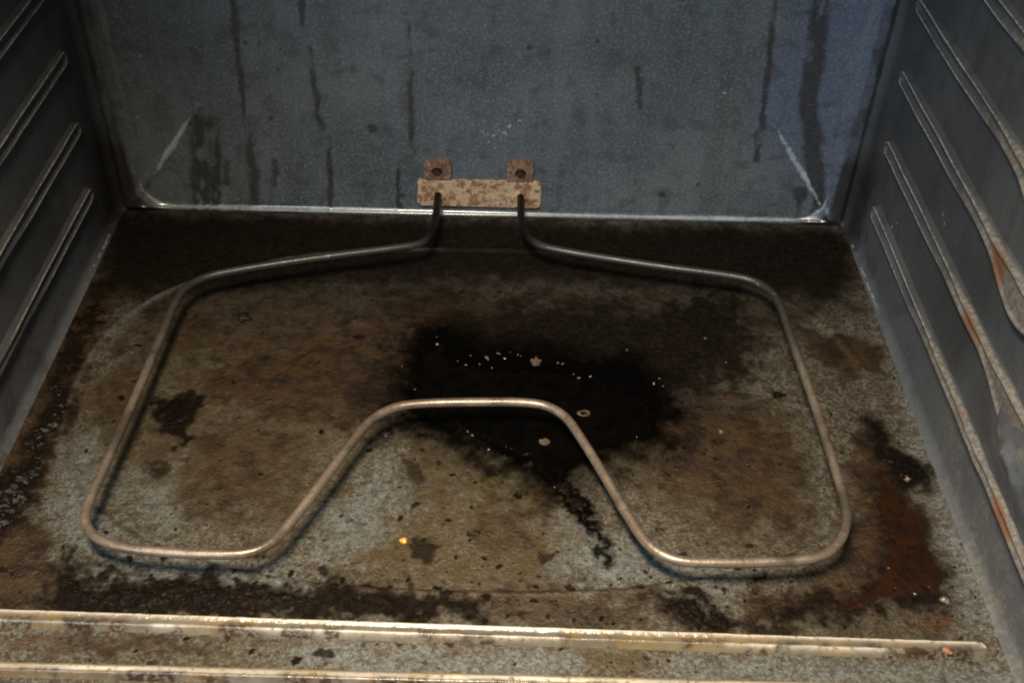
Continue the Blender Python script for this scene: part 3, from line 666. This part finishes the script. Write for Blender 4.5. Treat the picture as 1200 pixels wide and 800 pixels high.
def box_bm(x0, x1, y0, y1, z0, z1, bev=.0006):
    bm = bmesh.new(); bmesh.ops.create_cube(bm, size=1)
    for v in bm.verts:
        v.co = Vector((x0 if v.co.x < 0 else x1, y0 if v.co.y < 0 else y1, z0 if v.co.z < 0 else z1))
    bmesh.ops.bevel(bm, geom=bm.edges[:], offset=bev, segments=2, affect='EDGES')
    return bm
def wobble(bm, a, s):
    for v in bm.verts:
        v.co.x += a*float(fbm(np.array(v.co.z*9), np.array(v.co.y+.3), s, 1, 2)-.5); v.co.z += a*float(fbm(np.array(v.co.x), np.array(v.co.y), s, 2, 2)-.5)
def plate_bm():
    # plate outline with rounded ends, seen from the front
    z0, z1, xa, xb, r = .0135, .0370, -.0525, .0443, .004
    out = []
    for cx, cz, a0 in ((xb-r, z1-r, 0), (xa+r, z1-r, 90), (xa+r, z0+r, 180), (xb-r, z0+r, 270)):
        for k in range(5):
            a = math.radians(a0+k*22.5); out.append((cx+r*math.cos(a), cz+r*math.sin(a)))
    bm = bmesh.new()
    fv = [bm.verts.new((x, -.0035, z)) for x, z in out]; bv = [bm.verts.new((x, .0008, z)) for x, z in out]
    f = bm.faces.new(fv[::-1]); bm.faces.new(bv)
    for i in range(len(out)):
        j = (i+1) % len(out); bm.faces.new((fv[i], fv[j], bv[j], bv[i]))
    bmesh.ops.recalc_face_normals(bm, faces=bm.faces[:])
    for q, v in enumerate(bm.verts): v.co.x += .0007*math.sin(q*2.3); v.co.z += .0006*math.sin(q*3.7+1)
    bmesh.ops.bevel(bm, geom=[e for e in bm.edges if abs(e.verts[0].co.y+.0035) < 1e-6 and abs(e.verts[1].co.y+.0035) < 1e-6], offset=.0008, segments=2, affect='EDGES')
    return bm
def shift(me):
    me.transform(Matrix.Translation(-Vector(eo))); return me
link('mounting_plate', shift(from_bm('mounting_plate', plate_bm())), M_PLATE, elem)
for k, (xa, xb, z1, xc) in enumerate(((-.0468, -.0262, .0548, -.0369), (.0170, .0374, .0562, .0277))):
    # ear behind the plate with a round hole: outline ring joined to hole ring
    zc = .0452; z0 = .0325; hr = .0040; nseg = 32; out = []; hole = []
    for q in range(nseg):
        a_ = 2*math.pi*q/nseg; ca, sa = math.cos(a_), math.sin(a_)
        hx_ = (xb-xc) if ca > 0 else (xc-xa); hz_ = (z1-zc) if sa > 0 else (zc-z0)
        t_ = 1/((abs(ca)/hx_)**7+(abs(sa)/hz_)**7)**(1/7); out.append((xc+ca*t_, zc+sa*t_)); hole.append((xc+ca*hr*1.1, zc+sa*hr))
    bm = bmesh.new()
    rings = [[bm.verts.new((x, y_, z)) for x, z in src] for src, y_ in ((out, .0008), (out, -.0024), (hole, -.0030), (hole, .0008))]
    for ra, rb in zip(rings, rings[1:]):
        for q in range(nseg): bm.faces.new((ra[q], ra[(q+1) % nseg], rb[(q+1) % nseg], rb[q]))
    bmesh.ops.recalc_face_normals(bm, faces=bm.faces[:])
    tab = link('mounting_tab', shift(from_bm('mounting_tab', bm)), M_TAB, elem)
    bm = bmesh.new()
    bmesh.ops.create_cone(bm, cap_ends=True, segments=6, radius1=.0028, radius2=.0025, depth=.0046, matrix=Matrix.Translation((xc, -.0018, zc-.0008)) @ Matrix.Rotation(math.pi/2, 4, 'X'))
    bmesh.ops.create_cone(bm, cap_ends=True, segments=16, radius1=.0042, radius2=.0040, depth=.0016, matrix=Matrix.Translation((xc, .0004, zc-.0004)) @ Matrix.Rotation(math.pi/2, 4, 'X'))
    link('screw', shift(from_bm('screw', bm)), M_SCREW, tab)
    # pressed rim where the tube passes the plate
    xt = xl if k == 0 else xr; bm = bmesh.new(); ng = 24; rings = []
    for rr_, y_ in ((.0056, -.0030), (.0050, -.0044), (.0040, -.0046), (.0029, -.0034)):
        rings.append([bm.verts.new((xt+rr_*math.cos(2*math.pi*q/ng), y_, ZE+rr_*math.sin(2*math.pi*q/ng))) for q in range(ng)])
    for ra, rb in zip(rings, rings[1:]):
        for q in range(ng): bm.faces.new((ra[q], ra[(q+1) % ng], rb[(q+1) % ng], rb[q]))
    bmesh.ops.recalc_face_normals(bm, faces=bm.faces[:])
    link('tube_collar', shift(from_bm('tube_collar', bm, True)), M_PLATE, elem)

# ------------------------------------------------------------------ crumbs and small bits
def surf_z(x, y):
    return floor_z(x, y)
def lump(name, px, py, size, mat, label, cat='crumb', group=None, flat=.5, seed=0, zoff=0.0, asp=1.0):
    p = on_floor(px, py); r = random.Random(seed)
    bm = bmesh.new(); bmesh.ops.create_icosphere(bm, subdivisions=2, radius=size)
    ph = [r.uniform(0, 9) for _ in range(6)]
    for v in bm.verts:
        d = v.co.normalized()
        k = 1+.22*math.sin(d.x*4+ph[0])+.18*math.sin(d.y*5+ph[1])+.14*math.sin(d.z*6+ph[2])+.10*math.sin(d.x*9+d.y*7+ph[3])
        v.co = Vector((d.x*size*k*asp, d.y*size*k, max(d.z*size*k*flat, -size*flat*.55)))
    zm = min(v.co.z for v in bm.verts)
    o = link(name, from_bm(name, bm, True), mat)
    o.location = (p[0], p[1], surf_z(p[0], p[1])-zm-.0003+zoff); o.rotation_euler.z = r.uniform(0, 6.28)
    prop(o, label, cat, group); return o
def flake(name, px, py, rx, ry, mat, label, teeth, zoff, seed, hole=0.0):
    p = on_floor(px, py); r = random.Random(seed); bm = bmesh.new(); nseg = 28; prof = []
    for k in range(nseg):
        a = 2*math.pi*k/nseg; q = 1+teeth*math.sin(a*5+r.uniform(-.3, .3))*(1 if math.sin(a) > -.2 else .2)+r.uniform(-.05, .05)
        prof.append((rx*q*math.cos(a), ry*q*math.sin(a)))
    th_ = .0011
    if hole:
        rings = [[bm.verts.new((x*s_, y*s_, z+.0004*math.sin(x*900))) for x, y in prof] for s_, z in ((1, 0), (.97, th_), (hole+.06, th_*1.1), (hole, 0))]
        for a_, b_ in zip(rings, rings[1:]+rings[:1]):
            for k in range(nseg): bm.faces.new((a_[k], a_[(k+1) % nseg], b_[(k+1) % nseg], b_[k]))
    else:
        bot = [bm.verts.new((x, y, 0)) for x, y in prof]; top = [bm.verts.new((x*.93, y*.93, th_+.0003*math.sin(x*1500))) for x, y in prof]; c_ = bm.verts.new((0, 0, th_*1.35)); cb = bm.verts.new((0, 0, 0))
        for k in range(nseg):
            j = (k+1) % nseg; bm.faces.new((bot[k], bot[j], top[j], top[k])); bm.faces.new((top[k], top[j], c_)); bm.faces.new((bot[j], bot[k], cb))
    bmesh.ops.recalc_face_normals(bm, faces=bm.faces[:])
    o = link(name, from_bm(name, bm), mat); o.location = (p[0], p[1], surf_z(p[0], p[1])-.0003+zoff)
    prop(o, label, 'food scrap'); return o
TZ = .0011
flake('food_flake', 628, 424, .0034, .0040, M_TAN, 'small tan jagged flake at the upper edge of the black pool', .28, TZ, 1)
flake('food_flake', 638, 518, .0036, .0029, M_TAN, 'small tan rounded scrap near the lower edge of the black pool', .10, TZ, 2)
flake('food_ring', 684, 485, .0044, .0028, M_TAN, 'tiny dull ring lying in the black pool beside the element', .03, TZ, 3, hole=.55)
lump('golden_crumb', 473, 632, .0021, M_GOLD, 'tiny bright golden drop on the floor in front of the pool', 'crumb', seed=5, flat=.8)
lump('charred_lump', 286, 372, .0048, M_COAL, 'small black charred lump on the grey floor behind the grease spot', 'crumb', seed=6, flat=.45, asp=1.2)
lump('charred_lump', 452, 508, .0036, M_COAL, 'small black charred bit beside the middle bend of the element', 'crumb', seed=7, flat=.5)
lump('grease_bead', 1063, 562, .0023, M_GLASSY, 'shiny pale bead on the dark olive smear', 'grease drop', seed=8, flat=.6)
lump('grease_bead', 1107, 704, .0025, M_GLASSY, 'shiny pale bead at the front tip of the red-brown stain', 'grease drop', seed=9, flat=.6)
lump('grease_bead', 1166, 741, .0018, M_GLASSY, 'shiny pale bead just behind the end of the front bead', 'grease drop', seed=10, flat=.6)
lump('grease_bead', 845, 504, .0015, M_GLASSY, 'shiny pale bead inside the element loop, just beside the black pool', 'grease drop', seed=12, flat=.6)
lump('rust_bit', 1107, 766, .0028, simple('orange_rust', [(.38, .15, .075), (.26, .09, .04)], 300, .5), 'orange rusty bit stuck on the front bead near its end', 'crumb', seed=13, flat=.4, zoff=.0036)
spots = [(512,402,2.0),(510,396,1.3),(470,430,1.2),(536,424,1.2),(545,428,1.3),(553,418,1.5),(560,424,2.0),(570,420,2.2),(575,431,1.8),(586,414,2.2),(592,420,1.8),(598,411,1.6),(606,413,2.0),(610,418,1.5),(655,423,1.2),(660,425,1.3),(578,340,1.2),(487,455,1.2),
         (672,438,1.8),(680,441,2.2),(690,440,2.0),(698,446,2.0),(705,450,1.4),(690,456,1.8),(694,462,1.6),(714,457,1.7),(726,459,1.3),(733,407,1.8),(768,449,1.8),(772,441,1.6),(778,450,1.5),(826,396,1.8),(853,423,1.6),
         (536,489,1.3),(547,503,1.6),(553,507,1.4),(574,524,1.1),(584,511,1.7),(593,523,1.3),(617,489,1.7),(620,528,1.2),(641,524,1.8),(645,527,1.4),(643,556,1.3),(651,570,1.3),(712,490,1.3),(708,500,1.2),(1048,690,1.6),(1070,694,1.5),(1090,690,2.0),(1040,665,2.2)]
def where(px, py):
    if px > 1000: return 'tiny pale speck of grit on the red-brown stain', 'crumb', 'specks on the red-brown stain'
    if px > 730: return 'tiny pale speck on the sooty floor between the black pool and the rusty ribs', 'crumb', 'specks beside the black pool'
    if px > 668 and py < 470: return 'tiny pale speck of grit on the end of the pool nearer the rusty ribs', 'crumb', 'specks on the pool end nearer the rusty ribs'
    if py < 470: return 'tiny pale speck of grit along the rear edge of the black pool', 'crumb', 'specks along the rear edge of the black pool'
    return 'tiny pale speck of grit in the front half of the black pool, before the element', 'crumb', 'specks in the front half of the black pool'
rg = random.Random(5)
for i, (px, py, s) in enumerate(spots):
    lump('grit_crumb', px+rg.uniform(-2, 2), py+rg.uniform(-2, 2), s*rg.uniform(.00022, .00052), (M_CRUMB, M_TAN, M_GLASSY, M_DULL)[i % 4], *where(px, py), flat=rg.uniform(.35, .7), seed=20+i, zoff=TZ*.4, asp=rg.uniform(.7, 1.9))
